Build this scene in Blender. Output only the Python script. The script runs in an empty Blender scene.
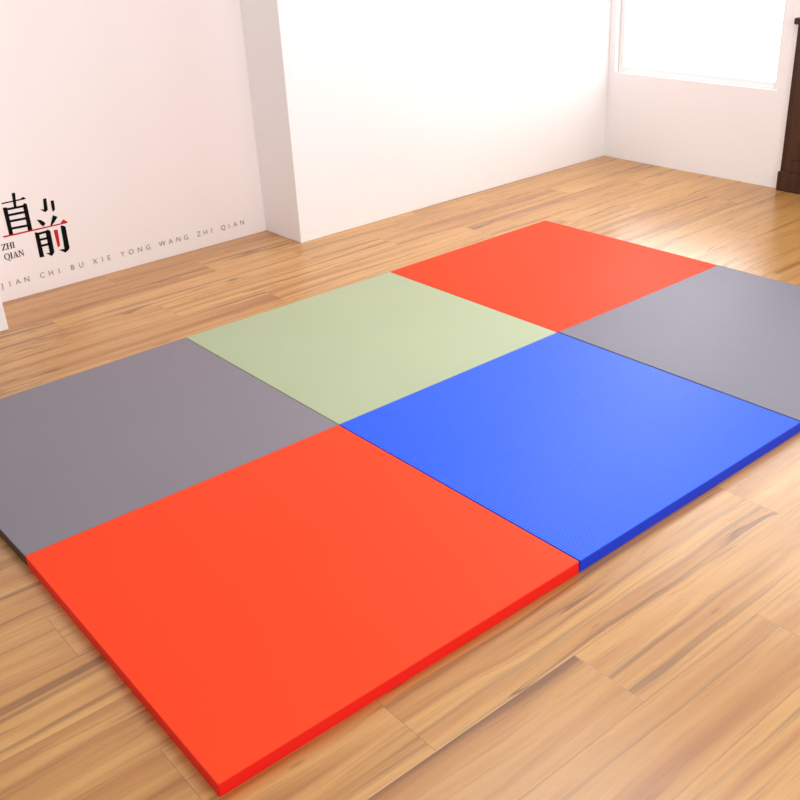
import bpy, bmesh, math
from mathutils import Matrix, Vector
col = bpy.context.scene.collection
sc = bpy.context.scene
try:
    sc.view_settings.view_transform = 'Standard'
    sc.view_settings.look = 'None'
except Exception:
    pass
sc.view_settings.exposure = 0.0
sc.view_settings.gamma = 1.0

# ---------------------------------------------------------------- helpers
def lin(c):
    return tuple((v/12.92 if v <= .04045 else ((v+.055)/1.055)**2.4) for v in [x/255 for x in c])+(1,)

class NT:
    """small node-tree builder"""
    def __init__(s, name):
        s.m = bpy.data.materials.new(name); s.m.use_nodes = True
        s.t = s.m.node_tree; s.t.nodes.clear()
        s.out = s.t.nodes.new('ShaderNodeOutputMaterial')
    def n(s, typ, ins=None, **props):
        nd = s.t.nodes.new(typ)
        for k, v in props.items(): setattr(nd, k, v)
        for k, v in (ins or {}).items(): s.put(nd.inputs[k], v)
        return nd
    def put(s, sock, v):
        if isinstance(v, bpy.types.NodeSocket): s.t.links.new(v, sock)
        else: sock.default_value = v
    def math(s, op, a, b=0.0, c=0.0):
        nd = s.n('ShaderNodeMath', {0: a, 1: b, 2: c}, operation=op); return nd.outputs[0]
    def mix(s, f, a, b, mode='MIX'):
        nd = s.n('ShaderNodeMix', data_type='RGBA', blend_type=mode)
        s.put(nd.inputs[0], f); s.put(nd.inputs[6], a); s.put(nd.inputs[7], b); return nd.outputs[2]
    def ramp(s, f, stops, interp='LINEAR'):
        nd = s.n('ShaderNodeValToRGB', {0: f}); cr = nd.color_ramp; cr.interpolation = interp
        while len(cr.elements) < len(stops): cr.elements.new(.5)
        for e, (p, c) in zip(cr.elements, stops): e.position = p; e.color = c
        return nd.outputs[0]
    def step(s, v, a, b):
        nd = s.n('ShaderNodeMapRange', {0: v, 1: a, 2: b, 3: 0., 4: 1.}, interpolation_type='SMOOTHSTEP'); return nd.outputs[0]
    def vec(s, x, y, z=0.0):
        return s.n('ShaderNodeCombineXYZ', {0: x, 1: y, 2: z}).outputs[0]
    def noise(s, v, scale=1., detail=4., rough=.55, dist=0.):
        return s.n('ShaderNodeTexNoise', {'Vector': v, 'Scale': scale, 'Detail': detail, 'Roughness': rough, 'Distortion': dist}).outputs[0]
    def bsdf(s, color, rough=.5, spec=.5, **kw):
        b = s.n('ShaderNodeBsdfPrincipled', {'Base Color': color, 'Roughness': rough, 'Specular IOR Level': spec})
        for k, v in kw.items(): s.put(b.inputs[k.replace('_', ' ')], v)
        s.t.links.new(b.outputs[0], s.out.inputs[0]); return b
    def bump(s, h, strength, dist):
        return s.n('ShaderNodeBump', {'Strength': strength, 'Distance': dist, 'Height': h}).outputs[0]

def obj(name, bm, mat, parent=None, smooth=False):
    me = bpy.data.meshes.new(name)
    bmesh.ops.recalc_face_normals(bm, faces=bm.faces[:])
    bm.to_mesh(me); bm.free()
    if smooth:
        for p in me.polygons: p.use_smooth = True
    if mat: me.materials.append(mat)
    o = bpy.data.objects.new(name, me); col.objects.link(o)
    if parent: o.parent = parent
    return o
def thing(name, label, cat, loc=(0, 0, 0), group=None):
    o = bpy.data.objects.new(name, None); col.objects.link(o); o.location = loc
    o.empty_display_size = .1
    o['label'] = label; o['category'] = cat
    if group: o['group'] = group
    return o
def add_box(bm, lo, hi, bevel=0., seg=2):
    lo = Vector(lo); hi = Vector(hi)
    r = bmesh.ops.create_cube(bm, size=1)
    for v in r['verts']:
        v.co = Vector([lo[i]+(v.co[i]+.5)*(hi[i]-lo[i]) for i in range(3)])
    if bevel:
        es = {e for v in r['verts'] for e in v.link_edges}
        bmesh.ops.bevel(bm, geom=list(es), offset=bevel, segments=seg, affect='EDGES', profile=.5)
def box(lo, hi, bevel=0., seg=2):
    bm = bmesh.new(); add_box(bm, lo, hi, bevel, seg); return bm
def struct(name, bm, mat, parent=None):
    o = obj(name, bm, mat, parent)
    if not parent: o['kind'] = 'structure'
    return o

# ---------------------------------------------------------------- materials
def mat_floor():
    g = NT('wood_floor')
    co = g.n('ShaderNodeTexCoord').outputs['Object']
    sx = g.n('ShaderNodeSeparateXYZ', {0: co}); x, y = sx.outputs[0], sx.outputs[1]
    W, L = .188, 1.2
    ry = g.math('DIVIDE', g.math('ADD', y, .382), W)
    row = g.math('FLOOR', ry); fy = g.math('SUBTRACT', ry, row)
    off = g.math('MULTIPLY_ADD', row, .797, .77)
    rx = g.math('DIVIDE', g.math('SUBTRACT', x, off), L)
    ix = g.math('FLOOR', rx); fx = g.math('SUBTRACT', rx, ix)
    pid = g.vec(row, ix, 3.0)
    wn = g.n('ShaderNodeTexWhiteNoise', {'Vector': pid}, noise_dimensions='3D')
    rnd = wn.outputs['Value']
    rs = g.n('ShaderNodeSeparateXYZ', {0: wn.outputs['Color']})
    ox = g.math('MULTIPLY', rs.outputs[0], 37.0); oy = g.math('MULTIPLY', rs.outputs[1], 53.0)
    px = g.math('ADD', x, ox); py = g.math('ADD', y, oy)
    warp = g.noise(g.vec(g.math('MULTIPLY', px, 1.8), g.math('MULTIPLY', py, 5.0)), 1., 2., .5)
    pyw = g.math('MULTIPLY_ADD', g.math('SUBTRACT', warp, .5), .045, py)
    fine = g.noise(g.vec(g.math('MULTIPLY', px, 4.0), g.math('MULTIPLY', pyw, 110.)), 1., 4., .65)
    broad = g.noise(g.vec(g.math('MULTIPLY', px, .55), g.math('MULTIPLY', pyw, 13.)), 1., 2., .5)
    streak = g.noise(g.vec(g.math('MULTIPLY', px, .55), g.math('MULTIPLY', pyw, 30.), 7.), 1., 3., .5)
    cA = lin(FL[0]); cB = lin(FL[1]); cC = lin(FL[2]); cD = lin(FL[3])
    c = g.ramp(broad, [(.30, cC), (.44, cA), (.54, cB), (.62, cA), (.74, cC)])
    hue = g.mix(g.math('MULTIPLY', rnd, .38), c, cC)
    hue = g.mix(g.math('MULTIPLY', rs.outputs[2], .35), hue, cB)
    f = g.mix(g.math('MULTIPLY', g.step(fine, .48, .74), .26), hue, cD)
    st = g.step(streak, .54, .74)
    f = g.mix(g.math('MULTIPLY', st, .62), f, cD)
    # crack-like thin dark veins following the grain
    vein = g.noise(g.vec(g.math('MULTIPLY', px, .6), g.math('MULTIPLY', pyw, 11.), 19.), 1., 3., .55)
    vd = g.math('ABSOLUTE', g.math('SUBTRACT', vein, .5))
    gate = g.step(g.noise(g.vec(g.math('MULTIPLY', px, 1.6), g.math('MULTIPLY', py, 5.), 31.), 1., 2.), .50, .62)
    vmask = g.math('MULTIPLY', g.math('SUBTRACT', 1., g.step(vd, .002, .016)), gate)
    f = g.mix(g.math('MULTIPLY', vmask, .7), f, lin((104, 58, 26)))
    # knots
    vor = g.n('ShaderNodeTexVoronoi', {'Vector': g.vec(g.math('MULTIPLY', px, 2.4), g.math('MULTIPLY', pyw, 9.)), 'Scale': 1.}, feature='F1')
    kn = g.math('SUBTRACT', 1., g.step(vor.outputs['Distance'], .02, .07))
    f = g.mix(g.math('MULTIPLY', kn, .4), f, lin((92, 50, 22)))
    # plank joints
    ey = g.math('MULTIPLY', g.math('MINIMUM', fy, g.math('SUBTRACT', 1., fy)), W)
    ex = g.math('MULTIPLY', g.math('MINIMUM', fx, g.math('SUBTRACT', 1., fx)), L)
    j = g.math('SUBTRACT', 1., g.step(g.math('MINIMUM', ey, ex), .0006, .0020))
    f = g.mix(g.math('MULTIPLY', j, .3), f, lin((100, 56, 28)))
    h = g.math('MULTIPLY_ADD', fine, .25, g.math('MULTIPLY', j, -1.))
    rough = g.math('MULTIPLY_ADD', fine, .12, FLR)
    g.bsdf(f, rough, .85, Normal=g.bump(h, .12, .002))
    return g.m

def mat_mat(name, rgb, rough, emb=.35, spec=.5):
    """woven-look vinyl: rows of short tatami ribs, rows run across x"""
    g = NT(name)
    co = g.n('ShaderNodeTexCoord').outputs['Object']
    s = g.n('ShaderNodeSeparateXYZ', {0: co}); x, y = s.outputs[0], s.outputs[1]
    rowf = g.math('DIVIDE', x, .0085)
    r = g.math('FLOOR', rowf)
    yy = g.math('MULTIPLY_ADD', g.math('MODULO', r, 2.), .5, g.math('DIVIDE', y, .014))
    a = g.math('ABSOLUTE', g.math('SINE', g.math('MULTIPLY', rowf, math.pi)))
    b = g.math('ABSOLUTE', g.math('SINE', g.math('MULTIPLY', yy, math.pi)))
    h = g.math('MULTIPLY', g.math('POWER', a, .6), g.math('MULTIPLY_ADD', g.math('POWER', b, .35), .6, .4))
    base = lin(rgb)
    dark = tuple(v*.74 for v in base[:3])+(1,)
    c = g.mix(g.math('MULTIPLY', g.step(h, .1, .6), 1.) if emb > .2 else 1., dark, base)
    c = g.mix(1., c, g.ramp(g.noise(co, 3., 2.), [(.3, (.97, .97, .97, 1)), (.7, (1, 1, 1, 1))]), 'MULTIPLY')
    g.bsdf(c, rough, spec, Normal=g.bump(h, emb, .0012))
    return g.m
def mat_plain(name, rgb, rough=.6, spec=.4, var=.04, scale=8.):
    g = NT(name)
    co = g.n('ShaderNodeTexCoord').outputs['Object']
    b = lin(rgb); d = tuple(v*(1-var) for v in b[:3])+(1,)
    g.bsdf(g.mix(g.noise(co, scale, 3.), d, b), rough, spec)
    return g.m

FL = [(196, 138, 74), (212, 159, 92), (162, 102, 46), (90, 46, 16)]
FLR = .23
M = {}
M['floor'] = mat_floor()
M['wall'] = mat_plain('white_wall_paint', (250, 249, 251), .7, .3, .015, 3.)
M['niche'] = mat_plain('blush_wall_print', (250, 242, 242), .6, .3, .015, 6.)
M['ink'] = mat_plain('black_ink', (12, 9, 9), .7, .1)
M['red_ink'] = mat_plain('red_ink', (200, 22, 30), .6, .3)
M['grey_ink'] = mat_plain('grey_ink', (150, 140, 138), .6, .3)
M['frame'] = mat_plain('white_window_frame', (245, 245, 245), .4, .5, .01)
def mat_glass():
    g = NT('window_glass')
    tr = g.n('ShaderNodeBsdfTransparent', {0: (.97, .98, .98, 1)})
    gl = g.n('ShaderNodeBsdfGlossy', {'Color': (1, 1, 1, 1), 'Roughness': .02})
    fr = g.n('ShaderNodeFresnel', {'IOR': 1.45})
    mx = g.n('ShaderNodeMixShader', {0: g.math('MULTIPLY', fr.outputs[0], .6)})
    g.t.links.new(tr.outputs[0], mx.inputs[1]); g.t.links.new(gl.outputs[0], mx.inputs[2])
    g.t.links.new(mx.outputs[0], g.out.inputs[0]); return g.m
M['glass'] = mat_glass()

# ---------------------------------------------------------------- the room
XR, YN, YP, H = 4.30, 2.985, 2.668, 2.80
struct('floor', box((-3.2, -4.2, -.06), (XR+.12, 3.2, 0)), M['floor'])
struct('wall_niche', box((.40, YN, 0), (2.20, 3.12, H)), M['niche'])
struct('wall_pier_left', box((-3.2, 2.6505, 0), (.5611, 3.12, H), .003), M['wall'])
struct('wall_pier_right', box((2.0215, YP, 0), (XR, 3.12, H), .003), M['wall'])
# right wall with a tall window near the corner and a second one above the dark panelling
WINS = [(1.56, 2.62, .50, 2.60), (-.10, 1.44, .94, 2.60)]
bm = bmesh.new()
for lo, hi in (((XR, -4.2, 0), (XR+.12, WINS[1][0], H)), ((XR, WINS[1][1], 0), (XR+.12, WINS[0][0], H)), ((XR, WINS[0][1], 0), (XR+.12, 3.12, H)),
               ((XR, WINS[0][0], 0), (XR+.12, WINS[0][1], WINS[0][2])), ((XR, WINS[0][0], WINS[0][3]), (XR+.12, WINS[0][1], H)),
               ((XR, WINS[1][0], 0), (XR+.12, WINS[1][1], WINS[1][2])), ((XR, WINS[1][0], WINS[1][3]), (XR+.12, WINS[1][1], H))):
    add_box(bm, lo, hi)
struct('wall_right', bm, M['wall'])
fw = .035
for k, (WY0, WY1, WZ0, WZ1) in enumerate(WINS):
    bm = bmesh.new()
    for lo, hi in (((XR+.03, WY0, WZ0), (XR+.08, WY0+fw, WZ1)), ((XR+.03, WY1-fw, WZ0), (XR+.08, WY1, WZ1)),
                   ((XR+.03, WY0+fw, WZ0), (XR+.08, WY1-fw, WZ0+fw)), ((XR+.03, WY0+fw, WZ1-fw), (XR+.08, WY1-fw, WZ1))):
        add_box(bm, lo, hi, .003, 1)
    wf = struct('window_%d' % (k+1), bm, M['frame'])
    struct('pane', box((XR+.052, WY0+fw, WZ0+fw), (XR+.058, WY1-fw, WZ1-fw)), M['glass'], wf)
# low dark wood panelling along the right wall, under the second window
def mat_walnut():
    g = NT('dark_panel_wood')
    co = g.n('ShaderNodeTexCoord').outputs['Object']
    s_ = g.n('ShaderNodeSeparateXYZ', {0: co})
    n = g.noise(g.vec(g.math('MULTIPLY', s_.outputs[1], 40.), g.math('MULTIPLY', s_.outputs[2], 1.5)), 1., 4.)
    g.bsdf(g.ramp(n, [(.3, lin((48, 28, 17))), (.7, lin((78, 46, 26)))]), .4, .4); return g.m
M['walnut'] = mat_walnut()
DY0, DY1, DZ = -4.2, 1.475, .86
bm = bmesh.new()
add_box(bm, (XR-.022, DY0, .0), (XR, DY1, DZ-.03), .002)
add_box(bm, (XR-.045, DY0, DZ-.03), (XR, DY1+.012, DZ), .004)
add_box(bm, (XR-.034, DY0, .0), (XR-.015, DY1+.006, .10), .003)
y = DY1-.06
while y-.42 > DY0:
    add_box(bm, (XR-.032, y-.42, .17), (XR-.018, y, DZ-.10), .005); y -= .50
struct('trim_1', bm, M['walnut'])

# ---------------------------------------------------------------- mats
TH, PX, PY = .034, 1.0, .9785
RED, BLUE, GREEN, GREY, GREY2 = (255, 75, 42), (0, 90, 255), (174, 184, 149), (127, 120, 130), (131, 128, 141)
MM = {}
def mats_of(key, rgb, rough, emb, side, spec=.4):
    MM[key] = (mat_mat(key+'_tatami_vinyl', rgb, rough, emb, spec), mat_plain(key+'_side_vinyl_shade', side, rough, .35))  # sides are the same vinyl as the cover; their shade is put into the colour
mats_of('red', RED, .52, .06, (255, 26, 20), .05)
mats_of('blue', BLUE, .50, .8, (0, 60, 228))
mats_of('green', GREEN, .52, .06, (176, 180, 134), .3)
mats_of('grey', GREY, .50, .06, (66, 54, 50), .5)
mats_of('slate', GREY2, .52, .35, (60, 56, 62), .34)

def judo_mat(c, key, label):
    """c: four plan corners, counter-clockwise; the mat's cover top and the band round its side"""
    cx = sum(p[0] for p in c)/4; cy = sum(p[1] for p in c)/4
    t = thing('judo_mat', label, 'mat', (cx, cy, 0), 'judo mats laid edge to edge on the floor')
    pts = [Vector((p[0]-cx, p[1]-cy, 0)) for p in c]
    def inset(d):
        n = len(pts); out = []
        for i in range(n):
            a, b, e = pts[i-1], pts[i], pts[(i+1) % n]
            d1 = (b-a).normalized(); d2 = (e-b).normalized()
            n1 = Vector((-d1.y, d1.x, 0)); n2 = Vector((-d2.y, d2.x, 0))
            bis = (n1+n2); bis = bis/(bis.dot(n1))
            out.append(b+bis*d)
        return out
    def ring(bm, d, z, r=.004, k=3):
        # rounded-corner outline
        vs = []; q = inset(d); n = len(q)
        rr = max(r-d, .0015)
        for i in range(n):
            a, b, e = q[i-1], q[i], q[(i+1) % n]
            da = (a-b).normalized(); de = (e-b).normalized()
            p0 = b+da*rr; p1 = b+de*rr
            for s in range(k+1):
                u = s/k; w = (1-u)**2*p0+2*u*(1-u)*b+u*u*p1
                vs.append(bm.verts.new((w.x, w.y, z)))
        return vs
    def skin(bm, rings):
        for A, B in zip(rings, rings[1:]):
            n = len(A)
            for i in range(n): bm.faces.new((A[i], A[(i+1) % n], B[(i+1) % n], B[i]))
    R = .0022
    bm = bmesh.new(); rings = []
    for s in range(5):
        a = s/4*math.pi/2
        rings.append(ring(bm, R*(1-math.cos(a)), TH-R+R*math.sin(a)))
    skin(bm, rings); bm.faces.new(rings[-1])
    o = obj('cover', bm, MM[key][0], t, True)
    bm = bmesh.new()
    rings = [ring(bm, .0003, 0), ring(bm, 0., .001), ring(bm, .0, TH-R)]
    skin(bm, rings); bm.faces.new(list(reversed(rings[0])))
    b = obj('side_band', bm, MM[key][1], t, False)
    return t
G = .0013
def quad(x0, y0, x1, y1, ll=0, lr=0, rr=0, rl=0):
    return [(x0+G, y0), (x1-G, y0), (x1-G, y1), (x0+G, y1)]
V1, V2 = .9765, 1.9535
g2 = .0003
judo_mat([(G-.009, -.003), (1.002-G, -.006), (1-G, V1-g2), (-.001, .9825-g2)], 'red', 'bright red square mat nearest the camera, between grey and blue mats')
judo_mat([(1.002+G, -.006), (2.001-G, -.001), (2.005-G, .976-g2), (1+G, V1-g2)], 'blue', 'blue square mat with ribbed tatami weave top')
judo_mat([(2.0035+G, -.001), (3.003, -.001), (3.001, .971-g2), (2.0085+G, .9755-g2)], 'slate', 'grey mat cut by the right photo edge, beside the blue mat')
judo_mat([(-.001, .9825+g2), (1-G, V1+g2), (1-G, 1.9600), (-.017, 1.953)], 'grey', 'grey mat cut by the left photo edge, behind the near red mat')
judo_mat([(1+G, V1+g2), (2.005-G, .976+g2), (2.001-G, 1.950), (1+G, 1.9600)], 'green', 'pale sage green square mat in the back row')
judo_mat([(2.006+G, .9755+g2), (2.998, .971+g2), (2.996, 1.956), (2.003+G, 1.950)], 'red', 'far red mat at the back, behind the right grey mat')

# ---------------------------------------------------------------- slogan on the niche wall
YL = YN-.0012
sl = thing('wall_slogan', 'black and red printed slogan lettering on the pale niche wall', 'wall lettering', (1.2, YN, .25))
def flat(name, polys, mat):
    bm = bmesh.new()
    for p in polys:
        xs = [q[0] for q in p]; zs = [q[1] for q in p]
        if name == 'character' and len(p) == 4 and max(xs)-min(xs) > .035 and max(zs)-min(zs) < .02:
            zc = sum(zs)/4; p = [(x, z+(.0014 if z > zc else -.0014)) for x, z in p]
        a = sum(p[i][0]*p[(i+1) % len(p)][1]-p[(i+1) % len(p)][0]*p[i][1] for i in range(len(p)))
        if a < 0: p = p[::-1]
        f = [bm.verts.new((x-1.2, YL-YN, z-.25)) for x, z in p]
        k = [bm.verts.new((x-1.2, -.0002, z-.25)) for x, z in p]
        bm.faces.new(f); n = len(p)
        for i in range(n): bm.faces.new((f[i], f[(i+1) % n], k[(i+1) % n], k[i]))
    bmesh.ops.triangulate(bm, faces=[f for f in bm.faces if len(f.verts) > 4])
    return obj(name, bm, mat, sl)
flat('character', [
    [(.7505, .4020), (.7680, .4000), (.7684, .2818), (.7512, .2823)], [(.8362, .3950), (.8440, .4020), (.8535, .3960), (.8528, .2818), (.8338, .2813)],
    [(.766, .3950), (.8423, .3930), (.8423, .3865), (.766, .3885)], [(.7657, .3692), (.8371, .3677), (.8369, .3607), (.7654, .3622)],
    [(.7674, .3425), (.8383, .3402), (.8382, .3332), (.7672, .3355)], [(.7666, .3110), (.839, .3080), (.8387, .3008), (.7664, .3038)],
    [(.801, .4540), (.8154, .4530), (.8077, .3900), (.7969, .3900)], [(.7506, .4226), (.832, .4225), (.8440, .4290), (.8562, .4200), (.8463, .4175), (.7506, .4174)]], M['ink'])
flat('character', [
    [(.8811, .3202), (.8976, .3150), (.9112, .3030), (.9138, .2933), (.9018, .2850), (.8931, .2960)],
    [(.954, .3235), (.973, .3120), (.9570, .2944), (.9411, .2814), (.9342, .2814), (.9418, .2975)],
    [(.8595, .2665), (.8691, .2660), (.8766, .2600), (.8779, .1525), (.8579, .1540)], [(.8734, .2615), (.9145, .2630), (.9151, .2560), (.8739, .2540)],
    [(.9066, .2618), (.9191, .2673), (.9283, .2572), (.9264, .1620), (.9124, .1471), (.9056, .1523), (.8890, .1655), (.9055, .1636)],
    [(.8741, .2340), (.9149, .2336), (.9147, .2268), (.8739, .2271)], [(.8739, .2067), (.9148, .2062), (.9147, .1993), (.8737, .1999)],
    [(.9780, .2695), (.9871, .2695), (.9991, .2613), (.9973, .1628), (.9910, .1557), (.9750, .1466), (.9690, .1519), (.9488, .1663), (.9741, .1646)]], M['ink'])
a = flat('red_stroke', [[(.7222, .2836), (.7271, .2766), (.9801, .2754), (.9801, .2806)], [(.9801, .2754), (1.0087, .2754), (1.0127, .2799), (.9959, .2950), (.9801, .2806)]], M['red_ink']); a['label'] = 'long red horizontal stroke shared by two characters'
a = flat('red_stroke', [[(.9435, .2587), (.9614, .2563), (.9578, .1840), (.9466, .1775)]], M['red_ink']); a['label'] = 'short red upright stroke'
flat('stroke', [[(.9273, .4015), (.9412, .4025), (.9376, .3504), (.9235, .3437), (.9057, .3611), (.9217, .3561)]], M['ink'])
flat('stroke', [[(.9576, .3860), (.9717, .3870), (.9695, .3468), (.9610, .3388), (.9561, .3417)]], M['ink'])

# serif capitals in a unit box, thick = heavy stroke, thin = hairline
def r_(x0, z0, x1, z1): return [(x0, z0), (x1, z0), (x1, z1), (x0, z1)]
def ring_poly(cx, cz, rx, rz, tx, tz, n=28):
    ps = []
    for i in range(n):
        a0 = 2*math.pi*i/n; a1 = 2*math.pi*(i+1)/n
        o = lambda a: (cx+rx*math.cos(a), cz+rz*math.sin(a)); q = lambda a: (cx+(rx-tx)*math.cos(a), cz+(rz-tz)*math.sin(a))
        ps.append([o(a0), o(a1), q(a1), q(a0)])
    return ps
SER = {
    'Z': (.68, [[(0.0, 0), (.16, 0), (.66, 1), (.50, 1)], r_(.03, .93, .5, 1), r_(.03, .78, .07, .95), r_(.16, 0, .66, .07), r_(.62, .0, .66, .24)]),
    'H': (.82, [r_(.10, 0, .25, 1), r_(.57, 0, .72, 1), r_(.2, .47, .6, .53), r_(.02, 0, .33, .05), r_(.02, .95, .33, 1), r_(.49, 0, .8, .05), r_(.49, .95, .8, 1)]),
    'I': (.38, [r_(.10, 0, .25, 1), r_(.02, 0, .33, .05), r_(.02, .95, .33, 1)]),
    'Q': (.84, ring_poly(.4, .5, .4, .52, .15, .06)+[[(.34, .02), (.48, .02), (.66, -.22), (.86, -.2), (.86, -.25), (.60, -.28)]]),
    'A': (.80, [[(.10, 0), (.16, 0), (.42, 1), (.37, 1)], [(.52, 0), (.70, 0), (.45, 1), (.36, 1)], r_(.2, .3, .58, .36), r_(.0, 0, .27, .05), r_(.44, 0, .8, .05)]),
    'N': (.84, [r_(.10, 0, .16, 1), r_(.64, 0, .70, 1), [(.10, 1), (.27, 1), (.70, 0), (.62, 0)], r_(.02, 0, .25, .05), r_(.02, .95, .2, 1), r_(.55, .95, .8, 1)]),
}
def serif(word, x0, x1, z, h):
    tot = sum(SER[c][0] for c in word); k = (x1-x0)/tot; x = x0
    for c in word:
        w, ps = SER[c]
        flat('letter', [[(x+a*k, z+b*h) for a, b in p] for p in ps], M['ink']); x += w*k
serif('ZHI', .7065, .7650, .2235, .0265)
serif('QIAN', .7085, .7965, .1800, .0265)

# the spaced pinyin line, thin sans capitals
def glyph(ch):
    cu = bpy.data.curves.new('letter', 'FONT'); cu.body = ch; cu.size = 1.0; cu.align_x = 'CENTER'; cu.resolution_u = 3
    o = bpy.data.objects.new('letter', cu); col.objects.link(o)
    dg = bpy.context.evaluated_depsgraph_get(); dg.update()
    me = bpy.data.meshes.new_from_object(o.evaluated_get(dg))
    bpy.data.objects.remove(o); bpy.data.curves.remove(cu)
    zs = [v.co.y for v in me.vertices]; return me, min(zs), max(zs)
cache = {}
line = [('J', .672), ('I', .7056), ('A', .7415), ('N', .7808), ('C', .8515), ('H', .8910), ('I', .9293), ('B', .9921), ('U', 1.0339), ('X', 1.1010), ('I', 1.137), ('E', 1.1692),
        ('Y', 1.238), ('O', 1.2810), ('N', 1.3261), ('G', 1.3690), ('W', 1.4429), ('A', 1.4874), ('N', 1.5293), ('G', 1.5705), ('Z', 1.6407), ('H', 1.6780), ('I', 1.7130),
        ('Q', 1.778), ('I', 1.812), ('A', 1.848), ('N', 1.888)]
HL = .0235
for ch, x in line:
    if ch not in cache:
        me, z0, z1 = glyph(ch); _, hz0, hz1 = (me, z0, z1) if ch == 'H' else glyph('H')
        k = HL/(hz1-hz0)
        for v in me.vertices: v.co = Vector((v.co.x*k, -.0012, v.co.y*k))
        me.materials.clear(); me.materials.append(M['grey_ink']); me.name = 'letter'
        cache[ch] = me
    o = bpy.data.objects.new('letter', cache[ch]); col.objects.link(o)
    o.parent = sl; o.location = (x-1.2, 0, .0735-HL/2-.25)

# ---------------------------------------------------------------- light
w = bpy.data.worlds.new('World'); sc.world = w; w.use_nodes = True
w.node_tree.nodes['Background'].inputs[0].default_value = (1.0, .985, .97, 1)
w.node_tree.nodes['Background'].inputs[1].default_value = .57
def area(name, loc, target, sx, sy, e, c=(1, 1, 1)):
    l = bpy.data.lights.new(name, 'AREA'); l.shape = 'RECTANGLE'; l.size = sx; l.size_y = sy; l.energy = e; l.color = c
    o = bpy.data.objects.new(name, l); col.objects.link(o); o.location = loc
    o.rotation_euler = (Vector(target)-Vector(loc)).to_track_quat('-Z', 'Y').to_euler(); o.visible_camera = True; return o
for (a0, a1, b0, b1), e in zip(WINS, (82, 44)):
    area('window_daylight', (XR+.35, (a0+a1)/2, (b0+b1)/2), (0, (a0+a1)/2, (b0+b1)/2), a1-a0+.4, b1-b0+.4, e)
area('overhead_fill', (2.0, .6, 2.75), (2.0, .6, 0), 1.6, 1.6, 36, (1, .98, .96))  # unseen overhead light, added to lift the walls
area('room_fill', (1.2, -3.4, 2.3), (1.2, 1.5, .6), 2.2, 1.2, 80, (1, .98, .97))  # added fill from behind the camera, brightens mat sides and walls

# ---------------------------------------------------------------- camera
cam = bpy.data.cameras.new('camera'); co = bpy.data.objects.new('camera', cam); col.objects.link(co)
Rr, Rd, Rf = (.768164552586013, -.6382649672000416, -.05040885097241671), (-.32506981035808413, -.32097283777158236, -.8895538521116172), (.5515911882952704, .699710132167591, -.4540406280687048)
m = Matrix(((Rr[0], -Rd[0], -Rf[0]), (Rr[1], -Rd[1], -Rf[1]), (Rr[2], -Rd[2], -Rf[2]))).to_4x4()
m.translation = (-.5301196, -1.28051736, 1.49341277)
co.matrix_world = m
cam.sensor_fit = 'HORIZONTAL'; cam.sensor_width = 36; cam.lens = 988.06/800*36
cam.clip_start = .05
sc.camera = co
